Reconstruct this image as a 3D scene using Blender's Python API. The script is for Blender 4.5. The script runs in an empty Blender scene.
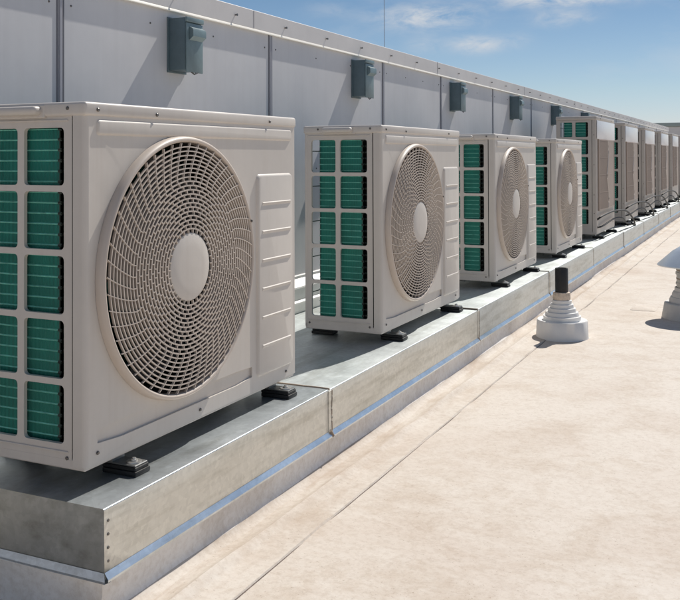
import bpy, bmesh, math, random
from math import sin, cos, pi, radians
from mathutils import Vector, Matrix, noise
random.seed(4)
scene = bpy.context.scene
col = scene.collection

# ------------------------------------------------------------------ materials
def new_mat(name):
    m = bpy.data.materials.new(name); m.use_nodes = True
    nt = m.node_tree; b = nt.nodes['Principled BSDF']
    return m, nt, b
def N(nt, t, **kw):
    n = nt.nodes.new(t)
    for k, v in kw.items():
        if k in n.inputs: n.inputs[k].default_value = v
        else: setattr(n, k, v)
    return n
def ramp(nt, stops):
    r = nt.nodes.new('ShaderNodeValToRGB')
    e = r.color_ramp.elements
    while len(e) < len(stops): e.new(.5)
    for i, (p, c) in enumerate(stops):
        e[i].position = p; e[i].color = (c[0], c[1], c[2], 1)
    return r
def coords(nt, scale=(1, 1, 1), kind='Object'):
    tc = nt.nodes.new('ShaderNodeTexCoord'); mp = nt.nodes.new('ShaderNodeMapping')
    mp.inputs['Scale'].default_value = scale
    nt.links.new(tc.outputs[kind], mp.inputs[0]); return mp.outputs[0]
def worldpos(nt, scale=(1, 1, 1)):
    g = nt.nodes.new('ShaderNodeNewGeometry'); mp = nt.nodes.new('ShaderNodeMapping')
    mp.inputs['Scale'].default_value = scale
    nt.links.new(g.outputs['Position'], mp.inputs[0]); return mp.outputs[0]
def simple(name, c, rough=.5, metal=0, var=.06, nscale=6, bump=0, bscale=200, spec=.5, world=True):
    m, nt, b = new_mat(name)
    p = worldpos(nt) if world else coords(nt)
    n = N(nt, 'ShaderNodeTexNoise', Scale=nscale, Detail=6.0, Roughness=.65)
    nt.links.new(p, n.inputs['Vector'])
    lo = [x*(1-var) for x in c]; hi = [min(1, x*(1+var)) for x in c]
    r = ramp(nt, [(.3, lo), (.7, hi)])
    nt.links.new(n.outputs['Fac'], r.inputs[0]); nt.links.new(r.outputs[0], b.inputs['Base Color'])
    b.inputs['Roughness'].default_value = rough; b.inputs['Metallic'].default_value = metal
    b.inputs['Specular IOR Level'].default_value = spec
    if bump:
        n2 = N(nt, 'ShaderNodeTexNoise', Scale=bscale, Detail=3.0); nt.links.new(p, n2.inputs['Vector'])
        bp = N(nt, 'ShaderNodeBump', Strength=bump, Distance=.002)
        nt.links.new(n2.outputs['Fac'], bp.inputs['Height']); nt.links.new(bp.outputs[0], b.inputs['Normal'])
    return m
def mix(nt, fac, a, b, blend='MIX'):
    n = nt.nodes.new('ShaderNodeMix'); n.data_type = 'RGBA'; n.blend_type = blend
    for sock, v in ((n.inputs[0], fac), (n.inputs[6], a), (n.inputs[7], b)):
        if hasattr(v, 'is_linked'): nt.links.new(v, sock)
        else: sock.default_value = v if isinstance(v, float) else (*v, 1)
    return n.outputs[2]

# painted casing metal, faint grime and dust streaks
def casing_mat(name, c, rough=.42):
    m, nt, b = new_mat(name)
    p = worldpos(nt)
    n = N(nt, 'ShaderNodeTexNoise', Scale=3.5, Detail=8.0, Roughness=.7); nt.links.new(p, n.inputs['Vector'])
    r = ramp(nt, [(.3, [x*.93 for x in c]), (.68, [min(1, x*1.04) for x in c])])
    nt.links.new(n.outputs['Fac'], r.inputs[0])
    ps = worldpos(nt, (60, 60, 2.5))
    n2 = N(nt, 'ShaderNodeTexNoise', Scale=1.0, Detail=5.0); nt.links.new(ps, n2.inputs['Vector'])
    r2 = ramp(nt, [(.5, (1, 1, 1)), (.85, (.96, .945, .93))])
    nt.links.new(n2.outputs['Fac'], r2.inputs[0])
    out = mix(nt, 1.0, r.outputs[0], r2.outputs[0], 'MULTIPLY')
    nt.links.new(out, b.inputs['Base Color'])
    rr = nt.nodes.new('ShaderNodeMapRange'); nt.links.new(n.outputs['Fac'], rr.inputs[0])
    rr.inputs[3].default_value = rough-.06; rr.inputs[4].default_value = rough+.12
    nt.links.new(rr.outputs[0], b.inputs['Roughness'])
    n3 = N(nt, 'ShaderNodeTexNoise', Scale=9.0, Detail=2.0); nt.links.new(p, n3.inputs['Vector'])
    bp = N(nt, 'ShaderNodeBump', Strength=.25, Distance=.004); nt.links.new(n3.outputs['Fac'], bp.inputs['Height'])
    nt.links.new(bp.outputs[0], b.inputs['Normal'])
    return m
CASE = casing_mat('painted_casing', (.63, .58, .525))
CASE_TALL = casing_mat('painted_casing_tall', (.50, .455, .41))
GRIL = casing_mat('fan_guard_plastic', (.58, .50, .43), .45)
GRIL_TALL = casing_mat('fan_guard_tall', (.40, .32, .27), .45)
WHITEP = casing_mat('white_upper_panel', (.80, .81, .83), .28)
DARK = simple('dark_interior', (.012, .011, .010), .7)  # near-black: the shade inside the casing is put into the colour
FANM = simple('fan_blade_grey', (.03, .028, .027), .5)  # grey darkened, shade behind the guard painted into it
SCREW = simple('screw_steel', (.16, .15, .14), .35, .8)
RUBBER = simple('black_rubber', (.012, .012, .012), .6, 0, .3, 40, .3, 300)
BRACK = simple('foot_bracket', (.26, .26, .25), .4, .7)
STEEL = simple('bright_steel', (.50, .49, .47), .35, .9)
WIRE = simple('guard_wire', (.22, .22, .22), .5, .4)
PIPEB = simple('black_pipe', (.010, .010, .010), .45, 0, .4, 60, .4, 200)
SEAL = simple('sealant', (.33, .26, .20), .8, 0, .35, 30, .6, 120)
TAN = simple('tan_sealant', (.64, .53, .42), .7, 0, .3, 40, .5, 150)

# coil: green coated fins, fine vertical fins across the horizontal tubes
def coil_mat():
    m, nt, b = new_mat('coil_fins')
    w = N(nt, 'ShaderNodeTexWave', Scale=160.0, Distortion=.4, Detail=2.0)
    w.bands_direction = 'DIAGONAL'
    nt.links.new(coords(nt, (1, 1, 0)), w.inputs['Vector'])
    n = N(nt, 'ShaderNodeTexNoise', Scale=14.0, Detail=6.0); nt.links.new(worldpos(nt), n.inputs['Vector'])
    c1 = ramp(nt, [(.1, (.004, .09, .068)), (.8, (.009, .25, .19))]); nt.links.new(w.outputs['Fac'], c1.inputs[0])
    c2 = ramp(nt, [(.3, (.75, .8, .8)), (.7, (1.15, 1.1, 1.1))]); nt.links.new(n.outputs['Fac'], c2.inputs[0])
    nt.links.new(mix(nt, 1.0, c1.outputs[0], c2.outputs[0], 'MULTIPLY'), b.inputs['Base Color'])
    b.inputs['Roughness'].default_value = .4; b.inputs['Metallic'].default_value = .3
    bp = N(nt, 'ShaderNodeBump', Strength=.4, Distance=.002); nt.links.new(w.outputs['Fac'], bp.inputs['Height'])
    nt.links.new(bp.outputs[0], b.inputs['Normal'])
    return m
COIL = coil_mat()
TUBE = simple('coil_tube', (.22, .62, .50), .4, .1, .35, 50)
BEND = simple('hairpin_tube', (.045, .06, .05), .4, .5, .5, 40)

# galvanised sheet: spangle, streaks, blotches
def galv(name, c, rough, metal, var=.18, streak=True):
    m, nt, b = new_mat(name)
    p = worldpos(nt)
    v = N(nt, 'ShaderNodeTexVoronoi', Scale=90.0); nt.links.new(p, v.inputs['Vector'])
    n = N(nt, 'ShaderNodeTexNoise', Scale=3.2, Detail=9.0, Roughness=.72, Distortion=.6); nt.links.new(p, n.inputs['Vector'])
    r = ramp(nt, [(.28, [x*(1-var) for x in c]), (.55, c), (.75, [min(1, x*(1+var)) for x in c])])
    nt.links.new(n.outputs['Fac'], r.inputs[0])
    rv = ramp(nt, [(0, (.9, .9, .9)), (1, (1.06, 1.06, 1.06))]); nt.links.new(v.outputs['Color'], rv.inputs[0])
    o = mix(nt, 1.0, r.outputs[0], rv.outputs[0], 'MULTIPLY')
    n2 = N(nt, 'ShaderNodeTexNoise', Scale=1.0, Detail=6.0, Roughness=.6); nt.links.new(worldpos(nt, (16, 3, 30)), n2.inputs['Vector'])
    r2 = ramp(nt, [(.47, (1, 1, 1)), (.70, (.76, .75, .72))]); nt.links.new(n2.outputs['Fac'], r2.inputs[0])
    o = mix(nt, 1.0, o, r2.outputs[0], 'MULTIPLY')
    nt.links.new(o, b.inputs['Base Color'])
    b.inputs['Metallic'].default_value = metal
    mr = nt.nodes.new('ShaderNodeMapRange'); nt.links.new(n.outputs['Fac'], mr.inputs[0])
    mr.inputs[3].default_value = rough-.1; mr.inputs[4].default_value = rough+.12; nt.links.new(mr.outputs[0], b.inputs['Roughness'])
    n3 = N(nt, 'ShaderNodeTexNoise', Scale=5.0, Detail=3.0); nt.links.new(p, n3.inputs['Vector'])
    bp = N(nt, 'ShaderNodeBump', Strength=.2, Distance=.005); nt.links.new(n3.outputs['Fac'], bp.inputs['Height'])
    nt.links.new(bp.outputs[0], b.inputs['Normal'])
    return m
GALV = galv('galvanised_top', (.54, .58, .60), .36, .8)
GALVL = galv('galvanised_top_pale', (.64, .68, .68), .42, .65)
GALVF = galv('galvanised_face', (.72, .695, .625), .46, .6, .08)
GALVP = galv('galvanised_face_pale', (.66, .67, .64), .45, .6, .08)
GALVE = galv('galvanised_end_shaded', (.45, .46, .44), .42, .8, .35)  # darker copy for the end face, its shade put into the colour
GALVD = galv('galvanised_hem', (.74, .80, .84), .32, .9, .15)

# membrane roof
def roof_mat(name, base, warm, dirty, scale=1.0):
    m, nt, b = new_mat(name)
    p = worldpos(nt)
    n = N(nt, 'ShaderNodeTexNoise', Scale=.85*scale, Detail=9.0, Roughness=.68, Distortion=.4); nt.links.new(p, n.inputs['Vector'])
    r = ramp(nt, [(.30, warm), (.50, base), (.72, [min(1, x*1.03) for x in base])]); nt.links.new(n.outputs['Fac'], r.inputs[0])
    n2 = N(nt, 'ShaderNodeTexNoise', Scale=4.0, Detail=10.0, Roughness=.78, Distortion=.3); nt.links.new(worldpos(nt, (1, 1.1, 1)), n2.inputs['Vector'])
    r2 = ramp(nt, [(.38, dirty), (.53, (1, 1, 1))]); nt.links.new(n2.outputs['Fac'], r2.inputs[0])
    n3 = N(nt, 'ShaderNodeTexNoise', Scale=60.0, Detail=4.0, Roughness=.7); nt.links.new(p, n3.inputs['Vector'])
    r3 = ramp(nt, [(.36, (.90, .88, .86)), (.55, (1, 1, 1))]); nt.links.new(n3.outputs['Fac'], r3.inputs[0])
    o = mix(nt, 1.0, r.outputs[0], r2.outputs[0], 'MULTIPLY')
    o = mix(nt, 1.0, o, r3.outputs[0], 'MULTIPLY')
    if scale == 1.0:      # brown dirt gathered along the foot of the curb
        g = nt.nodes.new('ShaderNodeNewGeometry'); sp = nt.nodes.new('ShaderNodeSeparateXYZ'); nt.links.new(g.outputs['Position'], sp.inputs[0])
        mr = nt.nodes.new('ShaderNodeMapRange'); nt.links.new(sp.outputs['X'], mr.inputs[0])
        mr.inputs[1].default_value = .34; mr.inputs[2].default_value = .12
        n5 = N(nt, 'ShaderNodeTexNoise', Scale=1.0, Detail=9.0, Roughness=.7, Distortion=.5); nt.links.new(worldpos(nt, (9, 2.2, 1)), n5.inputs['Vector'])
        r5 = ramp(nt, [(.48, (0, 0, 0)), (.68, (.75, .75, .75))]); nt.links.new(n5.outputs['Fac'], r5.inputs[0])
        mm = nt.nodes.new('ShaderNodeMath'); mm.operation = 'MULTIPLY'; nt.links.new(mr.outputs[0], mm.inputs[0]); nt.links.new(r5.outputs[0], mm.inputs[1])
        o = mix(nt, mm.outputs[0], o, (.40, .30, .22))
        # sparse grit
        n6 = N(nt, 'ShaderNodeTexNoise', Scale=170.0, Detail=2.0); nt.links.new(p, n6.inputs['Vector'])
        r6 = ramp(nt, [(.27, (.72, .68, .64)), (.33, (1, 1, 1))]); nt.links.new(n6.outputs['Fac'], r6.inputs[0])
        o = mix(nt, 1.0, o, r6.outputs[0], 'MULTIPLY')
    nt.links.new(o, b.inputs['Base Color'])
    b.inputs['Roughness'].default_value = .75
    n4 = N(nt, 'ShaderNodeTexNoise', Scale=26.0, Detail=6.0, Roughness=.6); nt.links.new(p, n4.inputs['Vector'])
    bp = N(nt, 'ShaderNodeBump', Strength=.35, Distance=.004); nt.links.new(n4.outputs['Fac'], bp.inputs['Height'])
    nt.links.new(bp.outputs[0], b.inputs['Normal'])
    return m
ROOF = roof_mat('roof_membrane', (.635, .57, .50), (.56, .475, .40), (.88, .84, .80))
UPST = roof_mat('upstand_membrane', (.88, .84, .79), (.82, .77, .72), (.87, .85, .82), 3)
BOOT = simple('boot_membrane', (.80, .785, .76), .6, 0, .06, 8, .2, 80)
BOOT2 = simple('boot_membrane_grey', (.58, .57, .55), .6, 0, .12, 8, .2, 80)
def wall_mat():
    m, nt, b = new_mat('wall_panel_paint')
    n = N(nt, 'ShaderNodeTexNoise', Scale=2.0, Detail=8.0, Roughness=.65); nt.links.new(worldpos(nt), n.inputs['Vector'])
    r = ramp(nt, [(.3, (.60, .595, .61)), (.7, (.70, .69, .695))]); nt.links.new(n.outputs['Fac'], r.inputs[0])
    n2 = N(nt, 'ShaderNodeTexNoise', Scale=1.0, Detail=5.0); nt.links.new(worldpos(nt, (40, 30, 1.2)), n2.inputs['Vector'])
    r2 = ramp(nt, [(.45, (1, 1, 1)), (.8, (.965, .96, .955))]); nt.links.new(n2.outputs['Fac'], r2.inputs[0])
    nt.links.new(mix(nt, 1.0, r.outputs[0], r2.outputs[0], 'MULTIPLY'), b.inputs['Base Color'])
    b.inputs['Roughness'].default_value = .6
    n3 = N(nt, 'ShaderNodeTexNoise', Scale=3.0, Detail=2.0); nt.links.new(worldpos(nt), n3.inputs['Vector'])
    bp = N(nt, 'ShaderNodeBump', Strength=.2, Distance=.01); nt.links.new(n3.outputs['Fac'], bp.inputs['Height'])
    nt.links.new(bp.outputs[0], b.inputs['Normal'])
    return m
WALL = wall_mat()
COPE = simple('coping_paint', (.68, .65, .63), .5, 0, .07, 3)
DRIP = simple('drip_edge_paint', (.82, .78, .70), .4, 0, .05, 5)
JOINT = simple('joint_dark', (.14, .14, .16), .6)
JOINTL = simple('joint_light', (.40, .40, .44), .5)
BOXM = simple('switch_box_paint', (.115, .165, .185), .45, 0, .15, 12, .15, 60)
BOXL = simple('switch_box_lid', (.17, .235, .25), .42, 0, .15, 12, .15, 60)
CAPM = simple('vent_cap_metal', (.62, .68, .73), .38, .45, .06, 10)
GROUND = simple('far_ground', (.20, .19, .16), .9, 0, .3, .02)
CONC = simple('ledge_metal', (.74, .73, .71), .4, .2, .08, 8)

# ------------------------------------------------------------------ mesh helpers
class MB:
    def __init__(s): s.bm = bmesh.new(); s.mi = 0
    def quad(s, vs, mi=None):
        try: f = s.bm.faces.new(vs); f.material_index = s.mi if mi is None else mi; return f
        except ValueError: return None
    def box(s, x0, x1, y0, y1, z0, z1, bev=0, seg=2):
        t = bmesh.new(); bmesh.ops.create_cube(t, size=1)
        for v in t.verts:
            v.co = Vector((x0+(v.co.x+.5)*(x1-x0), y0+(v.co.y+.5)*(y1-y0), z0+(v.co.z+.5)*(z1-z0)))
        if bev: bmesh.ops.bevel(t, geom=t.edges[:], offset=bev, segments=seg, affect='EDGES', profile=.5)
        s.merge(t); return s
    def merge(s, t, M=None):
        mp = {}
        for v in t.verts: mp[v] = s.bm.verts.new(M @ v.co if M else v.co)
        for f in t.faces:
            try: g = s.bm.faces.new([mp[v] for v in f.verts]); g.material_index = s.mi
            except ValueError: pass
        t.free()
    def tube(s, pts, r, n=8, cap=True, closed=False):
        pts = [Vector(p) for p in pts]; rings = []; L = len(pts)
        up = Vector((0, 0, 1)); 
        for i, p in enumerate(pts):
            if closed: d = pts[(i+1) % L]-pts[i-1]
            else: d = pts[min(i+1, L-1)]-pts[max(i-1, 0)]
            d.normalize()
            a = d.cross(up)
            if a.length < 1e-3: a = d.cross(Vector((1, 0, 0)))
            a.normalize(); b = d.cross(a)
            rr = r[i] if isinstance(r, (list, tuple)) else r
            rings.append([s.bm.verts.new(p+a*cos(2*pi*k/n)*rr+b*sin(2*pi*k/n)*rr) for k in range(n)])
        for i in range(L if closed else L-1):
            A, B = rings[i], rings[(i+1) % L]
            for k in range(n): s.quad([A[k], A[(k+1) % n], B[(k+1) % n], B[k]])
        if cap and not closed: s.quad(rings[0][::-1]); s.quad(rings[-1])
        return s
    def lathe(s, prof, c, n=48, axis='z', close=False):
        rings = []
        for (r, h) in prof:
            ring = []
            for k in range(n):
                a = 2*pi*k/n
                if axis == 'z': q = Vector((r*cos(a), r*sin(a), h))
                else: q = Vector((h, r*cos(a), r*sin(a)))
                ring.append(s.bm.verts.new(q+Vector(c)))
            rings.append(ring)
        m = len(rings)
        for i in range(m if close else m-1):
            A, B = rings[i], rings[(i+1) % m]
            for k in range(n): s.quad([A[k], A[(k+1) % n], B[(k+1) % n], B[k]])
        return rings
    def cells(s, cells, thick, place):
        """plate with holes: cell=(u0,u1,v0,v1, hole_fn(angle)->(u,v) or None, centre); place(u,v,depth)->3d"""
        cache = {}
        def V(u, v, d):
            k = (round(u, 5), round(v, 5), d)
            if k not in cache: cache[k] = s.bm.verts.new(place(u, v, d))
            return cache[k]
        for (u0, u1, v0, v1, hole, cen, na) in cells:
            if hole is None:
                c4 = [(u0, v0), (u1, v0), (u1, v1), (u0, v1)]
                s.quad([V(u, v, 0) for u, v in c4]); continue
            cu, cv = cen
            angs = [2*pi*k/na for k in range(na)]
            for q in ((u0, v0), (u1, v0), (u1, v1), (u0, v1)):
                angs.append(math.atan2(q[1]-cv, q[0]-cu) % (2*pi))
            angs = sorted(set(round(a, 6) for a in angs))
            out = []; inn = []
            for a in angs:
                dx, dy = cos(a), sin(a); t = 1e9
                if dx > 1e-6: t = min(t, (u1-cu)/dx)
                if dx < -1e-6: t = min(t, (u0-cu)/dx)
                if dy > 1e-6: t = min(t, (v1-cv)/dy)
                if dy < -1e-6: t = min(t, (v0-cv)/dy)
                out.append((cu+dx*t, cv+dy*t)); inn.append(hole(a, cu, cv))
            n = len(angs)
            for i in range(n):
                j = (i+1) % n
                s.quad([V(*out[i], 0), V(*out[j], 0), V(*inn[j], 0), V(*inn[i], 0)])
                s.quad([V(*inn[i], 0), V(*inn[j], 0), V(*inn[j], thick), V(*inn[i], thick)])
    def build(s, name, mats, parent=None, smooth=True, angle=35, off=(0, 0, 0)):
        bmesh.ops.remove_doubles(s.bm, verts=s.bm.verts[:], dist=1e-6)
        bmesh.ops.recalc_face_normals(s.bm, faces=s.bm.faces[:])
        me = bpy.data.meshes.new(name)
        if off != (0, 0, 0): bmesh.ops.translate(s.bm, vec=Vector(off), verts=s.bm.verts[:])
        s.bm.to_mesh(me); s.bm.free()
        for m in (mats if isinstance(mats, (list, tuple)) else [mats]): me.materials.append(m)
        if smooth:
            me.polygons.foreach_set('use_smooth', [True]*len(me.polygons))
            me.set_sharp_from_angle(angle=radians(angle))
        o = bpy.data.objects.new(name, me); col.objects.link(o)
        if parent: o.parent = parent
        return o
def plateau(mb, place, u0, u1, v0, v1, h, slope, rad, n=6, crown=0):
    """raised rounded rectangle; place(u,v,h)"""
    def loop(ins, hh, r):
        pts = []
        for (cx, cy, a0) in ((u1-r-ins, v1-r-ins, 0), (u0+r+ins, v1-r-ins, pi/2), (u0+r+ins, v0+r+ins, pi), (u1-r-ins, v0+r+ins, 1.5*pi)):
            for k in range(n+1):
                a = a0+k*pi/2/n; pts.append((cx+r*cos(a), cy+r*sin(a), hh))
        return [mb.bm.verts.new(place(*p)) for p in pts]
    L = [loop(0, 0, rad), loop(slope*.35, h*.55, rad*.9), loop(slope*.75, h*.93, rad*.8), loop(slope, h, rad*.7)]
    for a, b in zip(L, L[1:]):
        m = len(a)
        for i in range(m): mb.quad([a[i], a[(i+1) % m], b[(i+1) % m], b[i]])
    mb.quad(L[-1])
def rr_hole(hw, hh, r):
    def f(a, cu, cv):
        dx, dy = cos(a), sin(a)
        t = min(hw/abs(dx) if abs(dx) > 1e-6 else 1e9, hh/abs(dy) if abs(dy) > 1e-6 else 1e9)
        x, y = dx*t, dy*t
        ax, ay = abs(x), abs(y)
        if ax > hw-r and ay > hh-r:     # corner arc: intersect ray with corner circle
            cx, cy = hw-r, hh-r; dxa, dya = abs(dx), abs(dy)
            B = dxa*cx+dya*cy; Cc = cx*cx+cy*cy-r*r; D = B*B-Cc
            if D > 0:
                t = B+math.sqrt(D); x, y = dx*t, dy*t
        return (cu+x, cv+y)
    return f
def tag(o, label=None, cat=None, group=None, kind=None):
    if label: o['label'] = label
    if cat: o['category'] = cat
    if group: o['group'] = group
    if kind: o['kind'] = kind
    return o
def empty(name, loc):
    o = bpy.data.objects.new(name, None); col.objects.link(o); o.location = loc; o.empty_display_size = .1
    return o
def copy_tree(o, parent=None, skip=()):
    c = o.copy(); col.objects.link(c)
    if parent: c.parent = parent
    for ch in list(o.children):
        copy_tree(ch, c)
    return c

# ------------------------------------------------------------------ the condenser units
G = .05   # foot height
def make_unit(W, D, H, tall):
    OFF = (D/2, -W/2, G)
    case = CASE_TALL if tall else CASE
    root = empty('air_conditioner', (-D/2, W/2, -G))
    P = {}
    # front panel with the fan opening and the rounded near corner
    fy, fz, R = (.36, .403, .3135) if not tall else (W*.5, .51, .30)
    mb = MB()
    zb, zt = .004, H-.030
    r = .012
    pl = lambda u, v, d: Vector((-d, u, v))
    hole = (lambda a, cu, cv: (cu+R*cos(a), cv+R*sin(a)))
    y0, y1 = r, W-.004
    if not tall:
        mb.cells([(y0, y1, .0895, zt, hole, (fy, fz), 96)], .02, pl)
        mb.cells([(y0, y1, zb, .0895, rr_hole(.332, .0195, .008), (.372, .0615), 160)], .007, pl)
        mb.box(-.0085, -.0066, .035, .709, .038, .084)
    else:
        hr = rr_hole(.395, .285, .03)
        mb.cells([(y0, y1, zb, zt, hr, (fy, fz), 48)], .02, pl)
    # rounded corner + return flange
    rings = []
    for k in range(7):
        a = k/6*pi/2
        rings.append((-r+r*cos(a), r-r*sin(a)))
    rings += [(-.034, 0)]
    rings += [(-.036, .004)]
    prev = None
    for (x, y) in rings:
        cur = [mb.bm.verts.new((x, y, zb)), mb.bm.verts.new((x, y, zt))]
        if prev: mb.quad([prev[0], cur[0], cur[1], prev[1]])
        prev = cur
    # far end return and bottom lip
    mb.box(-.03, -.0005, y1-.0005, W-.001, zb, zt)
    front = lambda u, v, h: Vector((h, u, v))
    if not tall:
        plateau(mb, front, .037, .94, .727, .762, .0045, .006, .008)
        plateau(mb, front, .728, .944, .040, .628, .007, .008, .018)
        for k in range(6):      # pressed louvre ribs in the right-hand panel
            zc = .545-k*.083
            v = [mb.bm.verts.new(q) for q in ((.0068, .752, zc-.010), (.0068, .925, zc-.010), (.0098, .922, zc-.001), (.0098, .755, zc-.001),
                                              (.0068, .752, zc+.0015), (.0068, .925, zc+.0015))]
            mb.quad([v[0], v[1], v[2], v[3]]); mb.quad([v[3], v[2], v[5], v[4]]); mb.quad([v[0], v[3], v[4]]); mb.quad([v[1], v[5], v[2]])
    else:
        plateau(mb, front, .06, W-.06, .855, .955, .005, .006, .01)
    front_panel = mb.build('front_panel', case, root, off=OFF)
    if tall:
        mb = MB(); mb.box(.0025, .008, .015, W-.012, .825, H-.036, .002)
        mb.build('upper_panel', WHITEP, root, off=OFF)
    # lattice side panel facing the near end
    mb = MB()
    def side_place(u, v, d): return Vector((-u, .0035+d, v))
    if not tall:
        cols_u = [(.062, .178), (.197, .303)]; uu = [.0392, .1875, D-.012]
        rows = 5; rz0, pitch, hh = .113, .1418, .064
    else:
        cols_u = [(.070, .178), (.205, .309)]; uu = [.0392, .1915, D-.012]
        rows = 6; rz0, pitch, hh = .150, .1514, .064
    zmid = [rz0+pitch*i for i in range(rows)]
    vv = [.006] + [(zmid[i]+zmid[i+1])/2 for i in range(rows-1)] + [H-.030]
    cells = []
    for i in range(2):
        for j in range(rows):
            a, b = cols_u[i]
            cells.append((uu[i], uu[i+1], vv[j], vv[j+1], rr_hole((b-a)/2, hh, .010), ((a+b)/2, zmid[j]), 120))
    mb.cells(cells, .010, side_place)
    # raised pressed frame line around the openings
    for j in range(2):
        zc = (zmid[-1]+hh+.016) if j else (zmid[0]-hh-.016)
        mb.box(-uu[2]+.004, -.050, .0005, .0055, zc-.002, zc+.002, .001, 1)
    mb.build('side_grille', case, root, off=OFF)
    # top cover with downturned lip
    mb = MB()
    mb.box(-D-.003, .004, -.004, W+.003, H-.031, H, .007, 3)
    mb.build('top_cover', case, root, off=OFF)
    # handle on the near side, under the lip
    if not tall:
        mb = MB()
        mb.box(-.245, -.118, -.028, .001, H-.028, H-.008, .009, 4)
        mb.box(-.252, -.111, -.006, .003, H-.034, H-.005, .002, 1)
        mb.build('handle', case, root, off=OFF)
    # corner post and end panel and base pan
    mb = MB()
    mb.box(-D, -D+.013, .003, .03, .004, H-.030, .002, 1)
    mb.build('rear_post', case, root, off=OFF)
    mb = MB(); mb.box(-D, -D+.013, W-.09, W-.002, .004, H-.030, .002, 1)
    mb.build('rear_post', case, root, off=OFF)
    mb = MB(); mb.box(-D+.002, -.031, W-.006, W-.001, .004, H-.030)
    mb.build('end_panel', case, root, off=OFF)
    mb = MB(); mb.box(-D+.001, -.003, .003, W-.003, -.004, .020, .003, 1)
    mb.build('base_pan', case, root, off=OFF)
    # wire guard at the back
    mb = MB()
    for i in range(rows):
        mb.tube([(-D+.006, .02, zmid[i]+.02), (-D+.006, W-.08, zmid[i]+.02)], .0022, 5)
    for i in range(12):
        y = .06+i*(W-.16)/11
        mb.tube([(-D+.004, y, .02), (-D+.004, y, H-.03)], .0018, 5)
    mb.build('rear_guard', WIRE, root, off=OFF)
    # L-shaped coil
    mb = MB()
    out = [(-.087, .022)]
    for k in range(7):
        a = -pi/2-k/6*pi/2
        out.append((-.262+.022*cos(a), .044+.022*sin(a)))
    out.append((-.284, W-.12))
    inn = [(-.087, .044)]
    for k in range(7):
        a = -pi/2-k/6*pi/2
        inn.append((-.262+.0001*cos(a), .044+.0001*sin(a)))
    inn.append((-.262, W-.12))
    z0, z1 = .022, H-.034
    prev = None
    for (a, b) in zip(out, inn):
        cur = [mb.bm.verts.new((a[0], a[1], z0)), mb.bm.verts.new((a[0], a[1], z1)), mb.bm.verts.new((b[0], b[1], z1)), mb.bm.verts.new((b[0], b[1], z0))]
        if prev:
            for q in range(4): mb.quad([prev[q], cur[q], cur[(q+1) % 4], prev[(q+1) % 4]])
        else: mb.quad(cur[::-1])
        prev = cur
    mb.quad(prev)
    mb.mi = 1
    nz = int((z1-z0)/.0236)
    for i in range(nz):
        z = z0+.012+i*.0236
        prev = None
        for (x, y) in out:
            c = Vector((-.262, .044, 0)) ; d = Vector((0, -1, 0)) if y <= .0221 else (Vector((-1, 0, 0)) if x <= -.2839 else (Vector((x, y, 0))-c).normalized())
            cur = [mb.bm.verts.new(Vector((x, y, z+dz))+d*dd) for dz, dd in ((-.0026, -.001), (0, .0024), (.0026, -.001))]
            if prev:
                for q in range(2): mb.quad([prev[q], cur[q], cur[q+1], prev[q+1]])
            prev = cur
    coil = mb.build('coil', [COIL, TUBE], root, off=OFF)
    mb = MB()
    for i in range(0, nz, 1):        # hairpin bends at the front end
        z = z0+.012+i*.0236
        if i % 2 == 0:
            mb.tube([(-.087, .032, z), (-.077, .031, z), (-.071, .031, z+.006), (-.071, .031, z+.017), (-.077, .031, z+.0236), (-.087, .032, z+.0236)], .0038, 6)
        mb.tube([(-.093, .0215, z), (-.083, .0215, z)], .004, 5)
    mb.box(-.087, -.090, .0195, .046, z0, z1)
    mb.build('hairpin', BEND, coil, off=(0, 0, 0)).data.transform(Matrix.Translation(Vector(OFF)))
    # inside: dark shroud duct, bulkhead and fan
    mb = MB()
    if not tall:
        mb.lathe([(R+.002, -.006), (R-.006, -.03), (R-.010, -.085), (R+.02, -.11)], (0, fy, fz), 64, 'x')
        mb.build('fan_duct', DARK, root, off=OFF)
    mb = MB(); mb.box(-.245, -.012, W-.235, W-.225, .02, H-.035); mb.build('bulkhead', DARK, root, off=OFF)
    mb = MB(); mb.box(-.110, -.012, .052, .054, .02, H-.035); mb.build('bulkhead', DARK, root, off=OFF)
    centres = [(fy, fz)] if not tall else [(fy, .36), (fy, .66)]
    for (cy, cz) in centres:
        mb = MB(); RR = R-.025 if not tall else .14
        mb.lathe([(0.0001, -.055), (.05, -.056), (.068, -.066), (.07, -.13), (0.0001, -.135)], (0, cy, cz), 24, 'x')
        for b in range(3):
            base = b*2*pi/3+.5; pr = None
            for i in range(7):
                rr = .065+(RR-.065)*i/6; row = []
                for j in range(6):
                    t = j/5-.5; a = base+t*1.35*(.75+.35*i/6)+.35*i/6
                    row.append(mb.bm.verts.new((-.095-t*.055+.01*sin(i), cy+rr*cos(a), cz+rr*sin(a))))
                if pr:
                    for j in range(5): mb.quad([pr[j], pr[j+1], row[j+1], row[j]])
                pr = row
        mb.build('fan', FANM, root, off=OFF)
    # fan guard
    if not tall:
        mb = MB()
        c = (0, fy, fz)
        mb.lathe([(.328, .0005), (.3275, .010), (.3245, .019), (.320, .022), (.3165, .0215), (.3135, .018), (.312, .010), (.312, -.004)], c, 128, 'x')
        r0, r1, nr = .085, .312, 21
        dr = (r1-r0)/nr
        def xr(rad):   # shallow dome of the guard face
            t = (rad-r0)/(r1-r0); return .020+.008*(1-t*t)
        ns = 120
        for i in range(1, nr):
            rad = r0+i*dr; x = xr(rad); h = .0019 if i < 13 else .0016
            mb.lathe([(rad-h, x), (rad+h, x), (rad+h*.6, x-.0065), (rad-h*.6, x-.0065)], c, ns, 'x', close=True)
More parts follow.
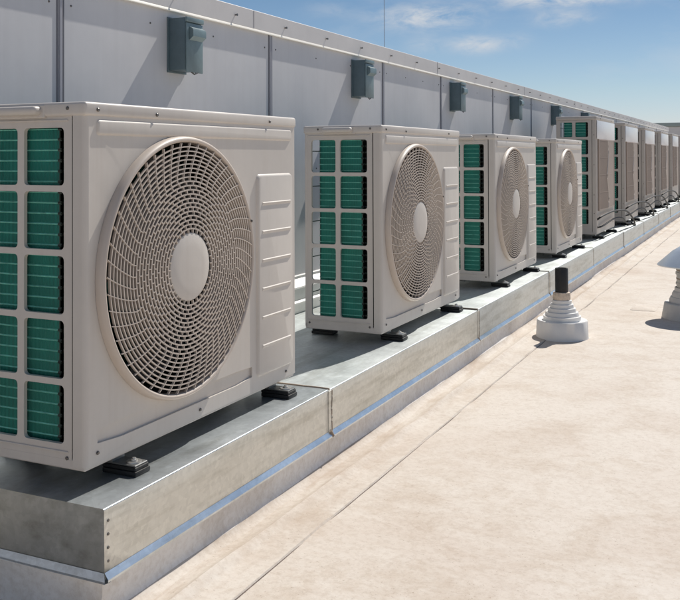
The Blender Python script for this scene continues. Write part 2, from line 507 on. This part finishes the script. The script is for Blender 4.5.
        def bar(a0, ra, rb, a1):
            w = .0013
            v = []
            for (a, rad) in ((a0, ra), (a1, rb)):
                x = xr(rad)+.0004; ca, sa = cos(a), sin(a)
                for s_, dx in ((-w, 0), (w, 0), (w, -.006), (-w, -.006)):
                    v.append(mb.bm.verts.new((x+dx, fy+rad*ca-s_*sa, fz+rad*sa+s_*ca)))
            mb.quad([v[0], v[1], v[5], v[4]]); mb.quad([v[1], v[2], v[6], v[5]]); mb.quad([v[3], v[0], v[4], v[7]])
        for i in range(nr):
            ra, rb = r0+i*dr, r0+(i+1)*dr
            n = 30 if i < 5 else (44 if i < 12 else 52)
            if i < 13: ph = (i % 2)*.5; d = 0
            else: ph = -(i-13)*.16; d = -.16
            for k in range(n):
                a0 = 2*pi*(k+ph)/n
                bar(a0, ra, rb, a0+2*pi*d/n)
        g = mb.build('fan_guard', GRIL, root, off=OFF, angle=50)
        mb = MB()
        mb.lathe([(.0001, .0305), (.05, .0300), (.078, .0282), (.0845, .0262), (.0865, .022), (.0865, .012)], c, 64, 'x')
        mb.build('hub_cap', CASE, g, off=(0, 0, 0)).data.transform(Matrix.Translation(Vector(OFF)))
    else:
        # two wide bulging guards made of close vertical louvres
        mb = MB()
        u0, u1, v0, v1 = .085, W-.085, .205, .818
        def bx(u, v):
            t = (u-u0)/(u1-u0)
            return .010+.020*(max(0, t/.42)**1.1 if t < .42 else max(0, (1-t)/.58)**1.0)
        nu = 110
        for k in range(nu+1):
            u = u0+(u1-u0)*k/nu; x = bx(u, 0); w = .0024
            mb.box(x-.008, x, u-w, u+w, v0, v1)
        for j in range(5):
            v = v0+(v1-v0)*j/4; h = .0035 if j in (0, 4) else .0014
            pv = None
            for k in range(25):
                u = u0+(u1-u0)*k/24; x = bx(u, v)
                cur = [mb.bm.verts.new((x+.001, u, v-h)), mb.bm.verts.new((x+.001, u, v+h)), mb.bm.verts.new((x-.009, u, v+h)), mb.bm.verts.new((x-.009, u, v-h))]
                if pv:
                    for q in range(4): mb.quad([pv[q], cur[q], cur[(q+1) % 4], pv[(q+1) % 4]])
                pv = cur
        mb.mi = 1
        mb.tube([(.0275+.001*sin(j*.8), u0+(u1-u0)*(.42+.05*sin(j*.62+.4)), v0+.004+(v1-v0-.008)*j/14) for j in range(15)], .006, 8)  # pale wavy bar added as a painted highlight along the bulge
        mb.mi = 0
        mb.box(.0005, .014, u0-.012, u0+.004, v0-.008, v1+.008, .003, 1)
        mb.box(.0005, .014, u1-.004, u1+.012, v0-.008, v1+.008, .003, 1)
        mb.box(.0005, .012, u0+.004, u1-.004, v1-.002, v1+.008, .002, 1)
        mb.box(.0005, .012, u0+.004, u1-.004, v0-.008, v0+.002, .002, 1)
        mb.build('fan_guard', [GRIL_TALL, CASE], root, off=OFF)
    # screws
    sc = MB()
    sc.lathe([(.0001, .0022), (.003, .0022), (.0042, .001), (.0042, -.001)], (0, 0, 0), 10, 'x')
    scm = sc.build('screw', SCREW, root)
    if not tall: spots = [(.0062, .036, H-.017, 0), (.0062, .25, H-.020, 0), (.0062, .80, H-.018, 0), (.0015, .04, .028, 0), (.0015, .44, .022, 0), (.0015, .905, .022, 0), (.0235, fy+.305, fz+.095, 0)]
    else: spots = [(.0062, .2, H-.017, 0), (.0062, .8, H-.018, 0), (.0015, .05, .05, 0), (.0015, .9, .05, 0)]
    side_spots = [(-.0235, H-.058), (-.053, .020), (-.325, .020)] if not tall else [(-.02, .18), (-.02, .34), (-.02, .60), (-.02, .86), (-.33, .02)]
    if not tall: side_spots = [(-.053, .020), (-D+.02, .020), (-.045, H-.014), (-.27, H-.014)]
    first = True
    for (x, y, z, _) in spots:
        s = scm if first else scm.copy()
        if not first: col.objects.link(s)
        s.location = (x+OFF[0], y+OFF[1], z+OFF[2]); first = False
    for (x, z) in side_spots:
        s = scm.copy(); col.objects.link(s)
        yy = -.0045 if z > H-.03 else (.0025 if x < -.036 else -.0005)
        s.rotation_euler = (0, 0, -pi/2); s.location = (x+OFF[0], yy+OFF[1], z+OFF[2])
    # feet: rubber pad, steel bracket, bolt
    fm = MB(); fm.box(-.060, .036, -.028, .028, 0, .012, .003, 2); fm.box(-.062, .033, -.0255, .0255, .0115, .021, .002, 1)
    foot = fm.build('foot', RUBBER, root)
    bm_ = MB(); bm_.box(-.12, .031, -.0235, .0235, .0212, .0252, .0015, 1); bm_.box(-.12, -.035, -.022, .022, .0248, .047)
    brk = bm_.build('bracket', BRACK, foot)
    bo = MB(); bo.lathe([(.0001, .0355), (.004, .0353), (.0045, .0325), (.008, .032), (.0085, .0285), (.0175, .028), (.018, .0254)], (.010, 0, 0), 16, 'z')
    bo.build('bolt', STEEL, foot)
    fy_ = (.155, .885) if not tall else (.16, .90)
    feet = [(0, fy_[0], 0), (0, fy_[1], 0), (-D, fy_[0], 1), (-D, fy_[1], 1)]
    for i, (x, y, back) in enumerate(feet):
        f = foot if i == 0 else copy_tree(foot, root)
        f.location = (x+OFF[0], y+OFF[1], 0)
        if back: f.rotation_euler = (0, 0, pi)
    return root

YS = [0, 1.6747, 3.275, 4.855]
LAB = ['large nearest beige air conditioner with one round fan, cut off by left frame edge',
       'beige single fan air conditioner standing second nearest, gap showing behind its green coil',
       'beige single fan air conditioner, third nearest, half behind the second unit',
       'beige single fan air conditioner, fourth nearest, just before the taller units start']
single = make_unit(.9665, .3328, .8, False)
for i, y in enumerate(YS):
    o = single if i == 0 else copy_tree(single)
    o.location = (-.1664, y+.48325, -.05)
    tag(o, LAB[i], 'air conditioner', 'single fan air conditioners in a row on the metal curb')
TY = [6.51, 8.248, 9.943, 11.751, 13.42, 15.1, 16.8, 18.5]
LT = ['nearest of the tall air conditioners, rising directly behind the last shorter fan unit',
      'second tall air conditioner with rectangular brown fan guard, black hose looping past its foot',
      'third tall air conditioner counted from the shorter fan units',
      'fourth tall air conditioner counted from the shorter fan units',
      'tall air conditioner standing where the parapet wall ends',
      'farthest visible tall air conditioner, cut by the right frame edge']
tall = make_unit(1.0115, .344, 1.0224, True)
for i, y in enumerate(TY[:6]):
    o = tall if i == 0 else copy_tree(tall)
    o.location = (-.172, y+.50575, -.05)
    tag(o, LT[i], 'air conditioner', 'tall air conditioners in the far half of the row')

# hoses leaving the tall units' fronts
def bez(pts, n=10):
    out = []
    P = [Vector(p) for p in pts]; P = [P[0]*2-P[1]]+P+[P[-1]*2-P[-2]]
    for i in range(1, len(P)-2):
        for k in range(n):
            t = k/n; a, b, c, d = P[i-1:i+3]
            out.append(.5*((2*b)+(-a+c)*t+(2*a-5*b+4*c-d)*t*t+(-a+3*b-3*c+d)*t*t*t))
    out.append(P[-2]); return out
hl = ['black hose pair looping from the first tall unit down onto the curb',
      'black hose pair looping from the second tall unit towards the third',
      'black hose pair drooping from the third tall unit',
      'black hose pair drooping from the fourth tall unit']
for i, y in enumerate(TY[:4]):
    mb = MB(); e = random.uniform(-.05, .05)
    mb.tube(bez([(.0, y+.03, .125), (.035, y+.10, .155), (.045, y+.75+e, .165), (.075, y+1.25, .135), (.085, y+1.62, .05), (.065, y+1.95, -.036), (.0, y+2.1, -.04), (-.10, y+1.9, -.04)]), .0085, 8)
    mb.tube(bez([(.0, y+.03, .06), (.03, y+.12, .065), (.04, y+.75, .10+e*.3), (.055, y+1.15, .07), (.06, y+1.45, .0), (.085, y+1.85, -.038), (.03, y+2.05, -.04), (-.08, y+2.12, -.02)]), .0075, 8)
    h = mb.build('hose', RUBBER)
    tag(h, hl[i], 'hose', 'black hoses on the fronts of the tall units')

# ------------------------------------------------------------------ curb
XC, YC, ZT = .092, -.049, -.05
curb = empty('equipment_curb', (-.28, 5, -.292))
tag(curb, 'long galvanised metal clad curb carrying the row of air conditioners', 'curb')
cinv = Vector((.28, -5, .292))
seams = [YC, 1.022, 2.637, 4.185, 5.776, 7.45, 9.0, 10.5, 12.05, 13.6, 15.2, 16.8, 18.4, 20.0]
XB = -.645
for i in range(len(seams)-1):
    a, b = seams[i], seams[i+1]
    dz = random.uniform(-.0015, .0025) if i else 0; dx = random.uniform(-.002, .003) if i else 0
    mb = MB()
    zt = ZT+dz; xc = XC+dx; ya = a+(0.004 if i else 0); yb = b-.004
    n = max(2, int((yb-ya)/.1))
    # top sheet (slightly wavy), front sheet
    rows = []
    for k in range(n+1):
        y = ya+(yb-ya)*k/n
        w = .0012*noise.noise(Vector((y*3, i, 0)))
        prof = [(XB, zt), (-.3, zt+w*2), (-.02, zt+w*1.2), (xc-.005, zt), (xc-.0016, zt-.0004), (xc-.0005, zt-.0012), (xc, zt-.0026),
                (xc+w, zt-.05), (xc+w*1.5, zt-.09), (xc+.001, -.1865)]
        rows.append([mb.bm.verts.new((p[0], y, p[1])) for p in prof])
    for r0_, r1_ in zip(rows, rows[1:]):
        for q in range(len(r0_)-1):
            mb.quad([r0_[q], r1_[q], r1_[q+1], r0_[q+1]], 0 if q < 4 else (1 if q > 5 else 0))
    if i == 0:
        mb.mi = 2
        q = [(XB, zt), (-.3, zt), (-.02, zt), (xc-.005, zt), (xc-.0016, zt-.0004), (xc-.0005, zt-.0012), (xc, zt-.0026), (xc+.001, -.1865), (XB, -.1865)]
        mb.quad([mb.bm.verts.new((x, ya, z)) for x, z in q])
    cap = mb.build('metal_cover', [GALV, GALVF, GALVE] if i == 0 else ([GALVL, GALVF] if i == 1 else [GALVL, GALVP]), curb, off=tuple(cinv))
    # hemmed drip edge, kicked outward
    mb = MB()
    for (z0_, x0_, z1_, x1_) in ((-.181, xc+.0015, -.194, xc+.011), (-.194, xc+.011, -.199, xc+.0105), (-.199, xc+.0105, -.200, xc-.01)):
        mb.quad([mb.bm.verts.new(p) for p in ((x0_, ya, z0_), (x0_, yb, z0_), (x1_, yb, z1_), (x1_, ya, z1_))])
    if i == 0:
        for (z0_, y0_, z1_, y1_) in ((-.181, ya-.0015, -.194, ya-.011), (-.194, ya-.011, -.199, ya-.0105), (-.199, ya-.0105, -.200, ya+.01)):
            mb.quad([mb.bm.verts.new(p) for p in ((XB, y0_, z0_), (xc+(.0105 if z0_ != -.181 else .0015), y0_, z0_), (xc+.0108, y1_, z1_), (XB, y1_, z1_))])
    mb.build('drip_edge', GALVD, curb, off=tuple(cinv))
    if i:
        mb = MB()
        jz = [random.uniform(-.002, .002) for _ in range(12)]
        # joint: sealant bead across the top and a narrow lap strip down the face
        pts = [(XB+.03+(XC-XB-.03)*k/24, a+.0035*noise.noise(Vector((k*.6, i*7, 1)))-.002, zt+.0012) for k in range(25)]
        mb.tube(pts, .0042, 6)
        mb.mi = 1
        if i == 1:
            mb.box(XC-.002, XC+.0035, a-.011, a+.009, -.188, ZT-.004, .001, 1)
        else:
            mb.box(XC-.002, XC+.003, a-.006, a+.005, -.188, ZT-.004, .001, 1)
        mb.mi = 0
        mb.tube([(XC+.003, a+.009+jz[k]*.8, -.19+.135*k/11) for k in range(12)], .0025 if i == 1 else .0018, 5)
        mb.tube([(XC+.004, a+.002, -.186), (XC+.008, a+.006, -.196), (XC+.004, a-.004, -.178)], .006 if i == 1 else .003, 6)
        mb.build('joint_sealant', [SEAL, GALVF], curb, off=tuple(cinv))
mb = MB()
for k in range(4): mb.lathe([(.0001, .0018), (.0028, .0016), (.0036, 0)], (XC, YC+.013, -.077-k*.028), 8, 'x')
mb.build('corner_rivet', SCREW, curb, off=tuple(cinv))
# membrane upstand below the metal
mb = MB()
def base_x(y):     # uneven foot of the membrane
    return XC-.004+.010*noise.noise(Vector((y*1.3, 4.2, 0)))+.004*noise.noise(Vector((y*6, 1, 0)))+.003*math.exp(-((y-2.2)/.35)**2)
rows = []
ys = [YC-.0015+ (20.0-YC)*k/400 for k in range(401)]
for y in ys:
    bx_ = base_x(y); w = .003*noise.noise(Vector((y*5, 9, 0)))
    rows.append([mb.bm.verts.new(p) for p in ((XC-.004, y, -.185), (XC-.003+w, y, -.225), (bx_-.002+w, y, -.258), (bx_+.004, y, -.272), (bx_+.015, y, -.2825), (bx_+.032, y, -.288), (bx_+.055, y, -.2935))])
for a, b in zip(rows, rows[1:]):
    for q in range(6): mb.quad([a[q], b[q], b[q+1], a[q+1]], 1 if q > 2 else 0)
y = YC-.0015
fr = [(XC-.004, -.185), (XC-.003, -.225), (base_x(y)-.003, -.262), (base_x(y)+.002, -.2805), (base_x(y)+.012, -.2945)]
L1 = [mb.bm.verts.new((p[0], y-(.0 if k < 3 else .004*(k-2)), p[1])) for k, p in enumerate(fr)]
L2 = [mb.bm.verts.new((XB, y-(.0 if k < 3 else .004*(k-2)), p[1])) for k, p in enumerate(fr)]
for q in range(4): mb.quad([L1[q], L1[q+1], L2[q+1], L2[q]])
mb.build('membrane_upstand', [UPST, ROOF], curb, off=tuple(cinv), angle=60)

# ------------------------------------------------------------------ roof sheet
def axis(parts):
    out = []
    for a, b, s in parts:
        n = max(1, int(round((b-a)/s)))
        out += [a+(b-a)*k/n for k in range(n)]
    return out+[parts[-1][1]]
xs = axis([(-30, -2, 7), (-2, .09, .3), (.09, .268, .01), (.268, .280, .003), (.28, 1.2, .04), (1.2, 4, .2), (4, 40, 6)])
ysr = axis([(-30, -3, 3), (-3, -.8, .15), (-.8, 8, .04), (8, 22, .2), (22, 80, 8)])
mb = MB()
def zr(x, y):
    z = -.2921
    if -.9 < y < 21 and .09 <= x < 4:
        t = x-.172-.012*noise.noise(Vector((y*1.1, 2, 0)))-.012*math.exp(-((y-2.2)/.35)**2)
        z += .016*math.exp(-(t/.017)**2)*(.75+.5*noise.noise(Vector((y*2.2, 5, 0))))
        z -= .003*max(0, 1-(x-.09)/.05) if x < .14 else 0
        z += .003*noise.noise(Vector((x*5, y*4, 0)))*min(1, max(0, (.5-x)/.3))
        z += .004*noise.noise(Vector((x*.9, y*.7, 3)))
    sx = .274+.004*noise.noise(Vector((y*.8, 7, 0)))+.0012*noise.noise(Vector((y*9, 7, 0)))
    if x < sx: z += .0042
    return z
grid = [[mb.bm.verts.new((x, y, zr(x, y))) for y in ysr] for x in xs]
for i in range(len(xs)-1):
    for j in range(len(ysr)-1):
        mb.quad([grid[i][j], grid[i+1][j], grid[i+1][j+1], grid[i][j+1]])
tag(mb.build('roof', ROOF, None, angle=25), kind='structure')
mb = MB()
mb.tube([(.2775+.004*noise.noise(Vector((y*.8, 7, 0)))+.0012*noise.noise(Vector((y*9, 7, 0))), y, -.2921+.004*noise.noise(Vector((.25, y*.7, 3)))-.0006) for y in [-1.2+k*.06 for k in range(340)]], .0013, 5)
tag(mb.build('lap_seam', simple('seam_dark_brown', (.16, .12, .10), .8, 0, .5, 25)), 'thin dark lap seam running along the cream roof membrane', 'seam')  # dark brown bead along the lap edge
mb = MB(); mb.quad([mb.bm.verts.new(p) for p in ((-3000, -3000, -7), (3000, -3000, -7), (3000, 3000, -7), (-3000, 3000, -7))])
tag(mb.build('ground', GROUND), kind='structure')

# ------------------------------------------------------------------ parapet wall
XW = -.6944
wall = empty('parapet_wall', (XW-.12, 5, -.29))
tag(wall, 'long grey panelled parapet wall behind the air conditioners with pale coping', 'wall')
winv = Vector((-XW+.12, -5, .29))
Y0, Y1 = -4.0, 20.3
js = [-3.4, -2.02, -.66, .688, 2.039, 3.376, 4.42, 5.73, 7.07, 8.42, 9.76, 11.1, 12.45, 13.8, 15.15, 16.5, 17.85, 19.2]
mb = MB(); mb.box(XW-.24, XW-.02, Y0, Y1, -.29, 1.29); mb.build('wall_core', JOINT, wall, off=tuple(winv))
edges = [Y0]+js+[Y1]
for a, b in zip(edges, edges[1:]):
    mb = MB(); mb.box(XW-.018, XW, a+.006, b-.006, -.28, 1.24, .0015, 1)
    p = mb.build('wall_panel', WALL, wall, off=tuple(winv))
    n = 4; mb = MB()
    for k in range(n):
        y = a+.05+(b-a-.10)*k/(n-1)
        for z in (1.168, .62, .1): mb.lathe([(.0001, .0028), (.003, .0024), (.0042, 0)], (XW, y, z), 8, 'x')
    mb.build('panel_screw', SCREW, p).data.transform(Matrix.Translation(winv))
for y in js:
    mb = MB()
    mb.box(XW-.004, XW+.005, y-.0055, y+.0055, .08, 1.235, .001, 1)
    mb.mi = 1
    mb.box(XW-.003, XW+.0015, y-.017, y-.012, .08, 1.235); mb.box(XW-.003, XW+.0015, y+.012, y+.017, .08, 1.235)
    mb.build('joint_strip', [JOINTL, JOINT], wall, off=tuple(winv))
mb = MB(); mb.box(XW-.25, XW+.009, Y0, Y1, 1.238, 1.3192, .002, 1)
mb.build('coping', COPE, wall, off=tuple(winv))
mb = MB()
pr = [(XW+.0085, 1.239), (XW+.013, 1.2325), (XW+.0145, 1.2285), (XW+.011, 1.2255), (XW-.001, 1.2285), (XW-.001, 1.2385)]
A = [mb.bm.verts.new((x, Y0, z)) for x, z in pr]; B = [mb.bm.verts.new((x, Y1, z)) for x, z in pr]
for q in range(len(pr)-1): mb.quad([A[q], A[q+1], B[q+1], B[q]])
mb.build('drip_edge', DRIP, wall, off=tuple(winv))
mb = MB()
y = -3.0
while y < Y1-.3:
    mb.box(XW+.009, XW+.010, y-.0012, y+.0012, 1.240, 1.318)
    y += 2.44
mb.build('coping_joint', JOINT, wall, off=tuple(winv))
mb = MB()
y = -3.07
k = 0
while y < Y1-.2:
    mb.tube([(XW+.006, y, 1.277), (XW+.019, y, 1.277)], .0032, 8)
    mb.tube([(XW+.0185, y, 1.277), (XW+.0205, y, 1.277)], .0055, 8)
    y += .436
mb.build('coping_screw', SCREW, wall, off=tuple(winv))
# flashing at the wall's foot, behind the curb
mb = MB()
def strip(mb, prof, ya, yb):
    A = [mb.bm.verts.new((x, ya, z)) for x, z in prof]; B = [mb.bm.verts.new((x, yb, z)) for x, z in prof]
    for q in range(len(prof)-1): mb.quad([A[q], A[q+1], B[q+1], B[q]])
strip(mb, [(XW, .115), (XW+.012, .112), (XW+.012, .100), (XW+.055, .072), (XW+.058, .066), (XW+.050, .062), (XW+.048, .010), (XW+.062, .002), (XW+.063, -.004), (XW+.050, -.008), (XW+.046, -.29)], Y0, Y1)
mb.build('base_flashing', CONC, wall, off=tuple(winv), angle=20)

# ------------------------------------------------------------------ switch boxes
def make_box():
    root = empty('switch_box', (XW+.042, 1.315, 1.0))
    o = (-(XW+.042), -1.315, -1.0)
    ya, yb, z0, z1 = 1.262, 1.372, 1.0, 1.2
    mb = MB(); mb.box(XW+.001, XW+.078, ya, yb, z0+.004, z1, .003, 2)
    mb.box(XW+.001, XW+.006, ya-.006, yb+.004, z0-.004, z1+.004, .001, 1)
    mb.build('housing', BOXM, root, off=o)
    mb = MB()
    mb.box(XW+.0785, XW+.085, ya+.001, yb-.001, z0-.004, z1-.020, .0025, 2)
    mb.box(XW+.0785, XW+.088, ya-.002, yb+.002, z1-.017, z1+.002, .003, 2)
    mb.build('cover', BOXL, root, off=o)
    mb = MB()      # hooded pull handle guard
    h = [(XW+.0855, .166), (XW+.099, .160), (XW+.103, .152), (XW+.103, .130), (XW+.0855, .116)]
    A = [mb.bm.verts.new((x, ya+.018, 1+z)) for x, z in h]; B = [mb.bm.verts.new((x, yb-.006, 1+z)) for x, z in h]
    for q in range(4): mb.quad([A[q], A[q+1], B[q+1], B[q]])
    mb.quad(A); mb.quad(B)
    mb.build('hood', BOXL, root, off=o, angle=30)
    mb = MB()
    mb.tube([(XW+.082, ya+.03, z0-.001), (XW+.082, ya+.055, z0-.010), (XW+.082, ya+.08, z0-.001)], .003, 6)
    mb.build('latch', SCREW, root, off=o)
    return root
sb = make_box()
BL = ['teal grey switch box high on the wall, nearest one, above the first fan unit', 'teal grey switch box on the wall, second from the left, above the second unit',
      'teal grey switch box on the wall, third from the left', 'teal grey switch box on the wall, fourth from the left',
      'small teal grey switch box on the wall, just left of the first tall unit', 'teal grey switch box mostly hidden by the tall unit top']
for i, y in enumerate([1.262, 2.93, 4.61, 6.27, 7.94, 9.62]):
    o = sb if i == 0 else copy_tree(sb)
    o.location = (XW+.042, y+.053, 1.0)
    tag(o, BL[i], 'switch box', 'switch boxes along the parapet wall')

# ------------------------------------------------------------------ vents on the roof
def ringprof(mb, prof, c, n=56):
    mb.lathe(prof, c, n, 'z')
c = (.335, 3.375, 0)
root = empty('vent_pipe', (c[0], c[1], -.292))
tag(root, 'black topped vent pipe standing in a white stepped cone boot', 'vent pipe')
o = (-c[0], -c[1], .292)
mb = MB()
pf = [(.149, -.302), (.147, -.288), (.1465, -.286), (.146, -.283), (.141, -.200), (.137, -.196), (.108, -.200), (.104, -.196)]
rr, z = .104, -.196
for k in range(5):
    r2 = [.094, .079, .066, .055, .0465][k]; z2 = z+.0205
    pf += [(rr, z+.002), (r2+.0055, z2), (r2+.001, z2+.0015), (r2-.004, z2-.001)]
    rr, z = r2-.004, z2
pf += [(.044, -.088), (.042, -.085), (.036, -.085)]
ringprof(mb, pf, c)
for v in mb.bm.verts:
    d = v.co-Vector(c); a = math.atan2(d.y, d.x); q = (.94 if v.co.z < -.19 else 1)+.012*sin(3*a+1)+.010*noise.noise(Vector((cos(a)*2, sin(a)*2, v.co.z*20)))
    v.co.x = c[0]+d.x*q; v.co.y = c[1]+d.y*q
mb.build('boot', BOOT, root, off=o, angle=40)
mb = MB(); ringprof(mb, [(.036, -.092), (.0455, -.090), (.0465, -.082), (.0455, -.062), (.044, -.052), (.034, -.050)], c, 32)
mb.build('collar', TAN, root, off=o)
mb = MB(); ringprof(mb, [(.034, -.10), (.0345, -.02), (.0345, .073), (.033, .077), (.029, .077), (.028, -.05), (.0001, -.05)], c, 32)
mb.build('pipe', PIPEB, root, off=o)

c = (.945, 4.28, 0)
root = empty('roof_vent', (c[0], c[1], -.292))
tag(root, 'grey roof vent with wide blue metal rain cap at the right frame edge', 'roof vent')
o = (-c[0], -c[1], .292)
mb = MB()
ringprof(mb, [(.190, -.302), (.189, -.29), (.188, -.28), (.176, -.205), (.170, -.200), (.150, -.203), (.148, -.185), (.140, -.168), (.134, -.166), (.132, -.150), (.124, -.135), (.119, -.133), (.117, -.112), (.112, -.110)], c)
for v in mb.bm.verts:
    d = v.co-Vector(c); a = math.atan2(d.y, d.x); q = 1+.02*sin(2*a+1)+.018*noise.noise(Vector((cos(a)*2, sin(a)*2, v.co.z*12)))
    v.co.x = c[0]+d.x*q; v.co.y = c[1]+d.y*q
mb.build('boot', BOOT2, root, off=o, angle=40)
mb = MB(); ringprof(mb, [(.108, -.12), (.108, -.095), (.112, -.094), (.112, -.082), (.108, -.081), (.108, -.036), (.113, -.034), (.113, -.020), (.108, -.018), (.108, .03)], c, 48)
mb.build('stack', simple('stack_grey', (.50, .49, .46), .5, .2), root, off=o)
mb = MB()
for zz in (-.058, -.008): ringprof(mb, [(.1085, zz-.004), (.1105, zz), (.1085, zz+.004)], c, 48)
mb.build('band', SEAL, root, off=o)
mb = MB(); ringprof(mb, [(.105, .02), (.216, .018), (.218, .024), (.205, .036), (.13, .105), (.06, .150), (.0001, .163)], c, 40)
mb.build('rain_cap', CAPM, root, off=o)

# welded membrane patch beside the vent
mb = MB()
plateau(mb, lambda u, v, h: Vector((u, v, zr(u, v)-.001+h)), .545, .70, 4.42, 4.66, .003, .003, .02)
tag(mb.build('roof_patch', ROOF), 'small square welded patch on the cream roof left of the capped vent', 'roof patch')

# thin mast rising behind the wall
mb = MB(); mb.tube([(-1.25, 4.75, -.29), (-1.25, 4.75, 3.6)], .0022, 6)
tag(mb.build('mast', simple('mast_grey', (.35, .38, .42), .5)), 'very thin grey mast rising above the wall into the sky', 'mast')
# the taller block beyond the end of the wall
blk = empty('rooftop_block', (-.8, 24, -.29)); tag(blk, 'distant pale block with grey green top edge beyond the wall end', 'building')
mb = MB(); mb.box(-.6, 1.0, -1.2, 1.2, 0, 1.70, .01, 1); mb.build('wall', COPE, blk)
mb = MB(); mb.box(-.65, 1.05, -1.25, 1.25, 1.702, 1.80, .01, 1); mb.build('roof_edge', simple('block_edge', (.34, .40, .38), .6), blk)

# ------------------------------------------------------------------ camera
from mathutils import Euler
yaw, pitch, roll = .4389, .0114, -.0034
cc, ss = cos(yaw), sin(yaw)
Rv = Vector((cc, ss, 0)); Fv = Vector((-ss, cc, 0)); Uv = Vector((0, 0, 1))
Fv, Uv = Fv*cos(pitch)+Uv*sin(pitch), Uv*cos(pitch)-Fv*sin(pitch)
Rv, Uv = Rv*cos(roll)+Uv*sin(roll), Uv*cos(roll)-Rv*sin(roll)
cam = bpy.data.cameras.new('camera'); co = bpy.data.objects.new('camera', cam); col.objects.link(co)
M = Matrix((Rv, Uv, -Fv)).transposed().to_4x4(); M.translation = Vector((1.3393, -1.5522, .6777))
co.matrix_world = M
cam.sensor_width = 36; cam.lens = 36*910.67/680; cam.shift_y = -(300-146.31)/680
cam.clip_start = .05; cam.clip_end = 6000
scene.camera = co

# ------------------------------------------------------------------ light
sd = Vector((.145, .9, 1.1)).normalized()
elev = math.asin(sd.z)
sun = bpy.data.lights.new('sun', 'SUN'); sun.energy = 4.7; sun.angle = radians(.5); sun.color = (1, .955, .88)
so = bpy.data.objects.new('sun', sun); col.objects.link(so)
so.rotation_euler = sd.to_track_quat('Z', 'Y').to_euler(); so.location = (3, 6, 8)
w = bpy.data.worlds.new('World'); scene.world = w; w.use_nodes = True
nt = w.node_tree; bg = nt.nodes['Background']
sky = nt.nodes.new('ShaderNodeTexSky'); sky.sky_type = 'NISHITA'; sky.sun_disc = False
sky.sun_elevation = elev; sky.sun_rotation = math.atan2(sd.x, sd.y)
sky.air_density = 1.0; sky.dust_density = .3; sky.ozone_density = 1.5; sky.altitude = 300
# thin clouds: noise in direction space gathered round a few low banks
tc = nt.nodes.new('ShaderNodeTexCoord')
def dir_of(u, v): 
    d = Fv+Rv*(u-340)/910.67-Uv*(v-146.31)/910.67; return d.normalized()
acc = None
def math_(op, a, b=None):
    n = nt.nodes.new('ShaderNodeMath'); n.operation = op
    for s_, v in ((0, a), (1, b)):
        if v is None: continue
        if isinstance(v, (int, float)): n.inputs[s_].default_value = v
        else: nt.links.new(v, n.inputs[s_])
    return n.outputs[0]
def vmath(op, a, b=None):
    n = nt.nodes.new('ShaderNodeVectorMath'); n.operation = op
    for s_, v in ((0, a), (1, b)):
        if v is None: continue
        if hasattr(v, 'is_linked'): nt.links.new(v, n.inputs[s_])
        else: n.inputs[s_].default_value = v
    return n
for (u, v, wu, wv, amp) in ((425, 17, 44, 11, 1.0), (478, 44, 24, 8, .9), (560, -2, 60, 8, 1.0), (562, 18, 26, 7, .6), (424, 45, 16, 8, .35), (520, 40, 12, 7, .3), (300, -30, 60, 14, .6), (620, -20, 90, 12, .9), (330, 10, 24, 8, .2)):
    d0 = dir_of(u, v); df = vmath('SUBTRACT', tc.outputs['Generated'], tuple(d0)).outputs[0]
    a = vmath('DOT_PRODUCT', df, tuple(Rv*910.67/wu)).outputs['Value']; b = vmath('DOT_PRODUCT', df, tuple(Uv*910.67/wv)).outputs['Value']
    r2 = math_('ADD', math_('MULTIPLY', a, a), math_('MULTIPLY', b, b))
    front = math_('GREATER_THAN', vmath('DOT_PRODUCT', tc.outputs['Generated'], tuple(d0)).outputs['Value'], .5)
    g = math_('MULTIPLY', math_('MULTIPLY', math_('POWER', 2.718, math_('MULTIPLY', r2, -1.0)), amp), front)
    acc = g if acc is None else math_('ADD', acc, g)
mp = nt.nodes.new('ShaderNodeMapping'); mp.inputs['Scale'].default_value = (1, 1, 2.6); nt.links.new(tc.outputs['Generated'], mp.inputs[0])
cn = N(nt, 'ShaderNodeTexNoise', Scale=26.0, Detail=9.0, Roughness=.62, Distortion=.4); nt.links.new(mp.outputs[0], cn.inputs['Vector'])
cr = ramp(nt, [(.34, (0, 0, 0)), (.60, (1, 1, 1))]); nt.links.new(cn.outputs['Fac'], cr.inputs[0])
fac = math_('MULTIPLY', acc, cr.outputs[0])
hn = N(nt, 'ShaderNodeTexNoise', Scale=7.0, Detail=7.0, Roughness=.6); nt.links.new(mp.outputs[0], hn.inputs['Vector'])
hr = ramp(nt, [(.5, (0, 0, 0)), (.8, (.28, .28, .28))]); nt.links.new(hn.outputs['Fac'], hr.inputs[0])
fac = math_('MINIMUM', math_('ADD', math_('MULTIPLY', fac, 1.0), hr.outputs[0]), .8)
hsv = nt.nodes.new('ShaderNodeHueSaturation'); nt.links.new(sky.outputs[0], hsv.inputs['Color'])
hsv.inputs['Saturation'].default_value = 1.0
sx_ = nt.nodes.new('ShaderNodeSeparateXYZ'); nt.links.new(tc.outputs['Generated'], sx_.inputs[0])
er = ramp(nt, [(0.0, (.82, .84, 1.12)), (.07, (.76, .82, .93)), (.20, (.54, .66, .76)), (.5, (.8, .85, .88))]); nt.links.new(sx_.outputs['Z'], er.inputs[0])
tint = mix(nt, 1.0, hsv.outputs[0], er.outputs[0], 'MULTIPLY')
o_ = mix(nt, fac, tint, (7.6, 7.9, 8.3))
nt.links.new(o_, bg.inputs['Color']); bg.inputs['Strength'].default_value = .085
vs = scene.view_settings; vs.view_transform = 'Standard'; vs.look = 'None'; vs.exposure = 0; vs.gamma = 1; vs.use_curve_mapping = False
scene.render.engine = 'CYCLES'
scene.render.resolution_x = 1024; scene.render.resolution_y = 904
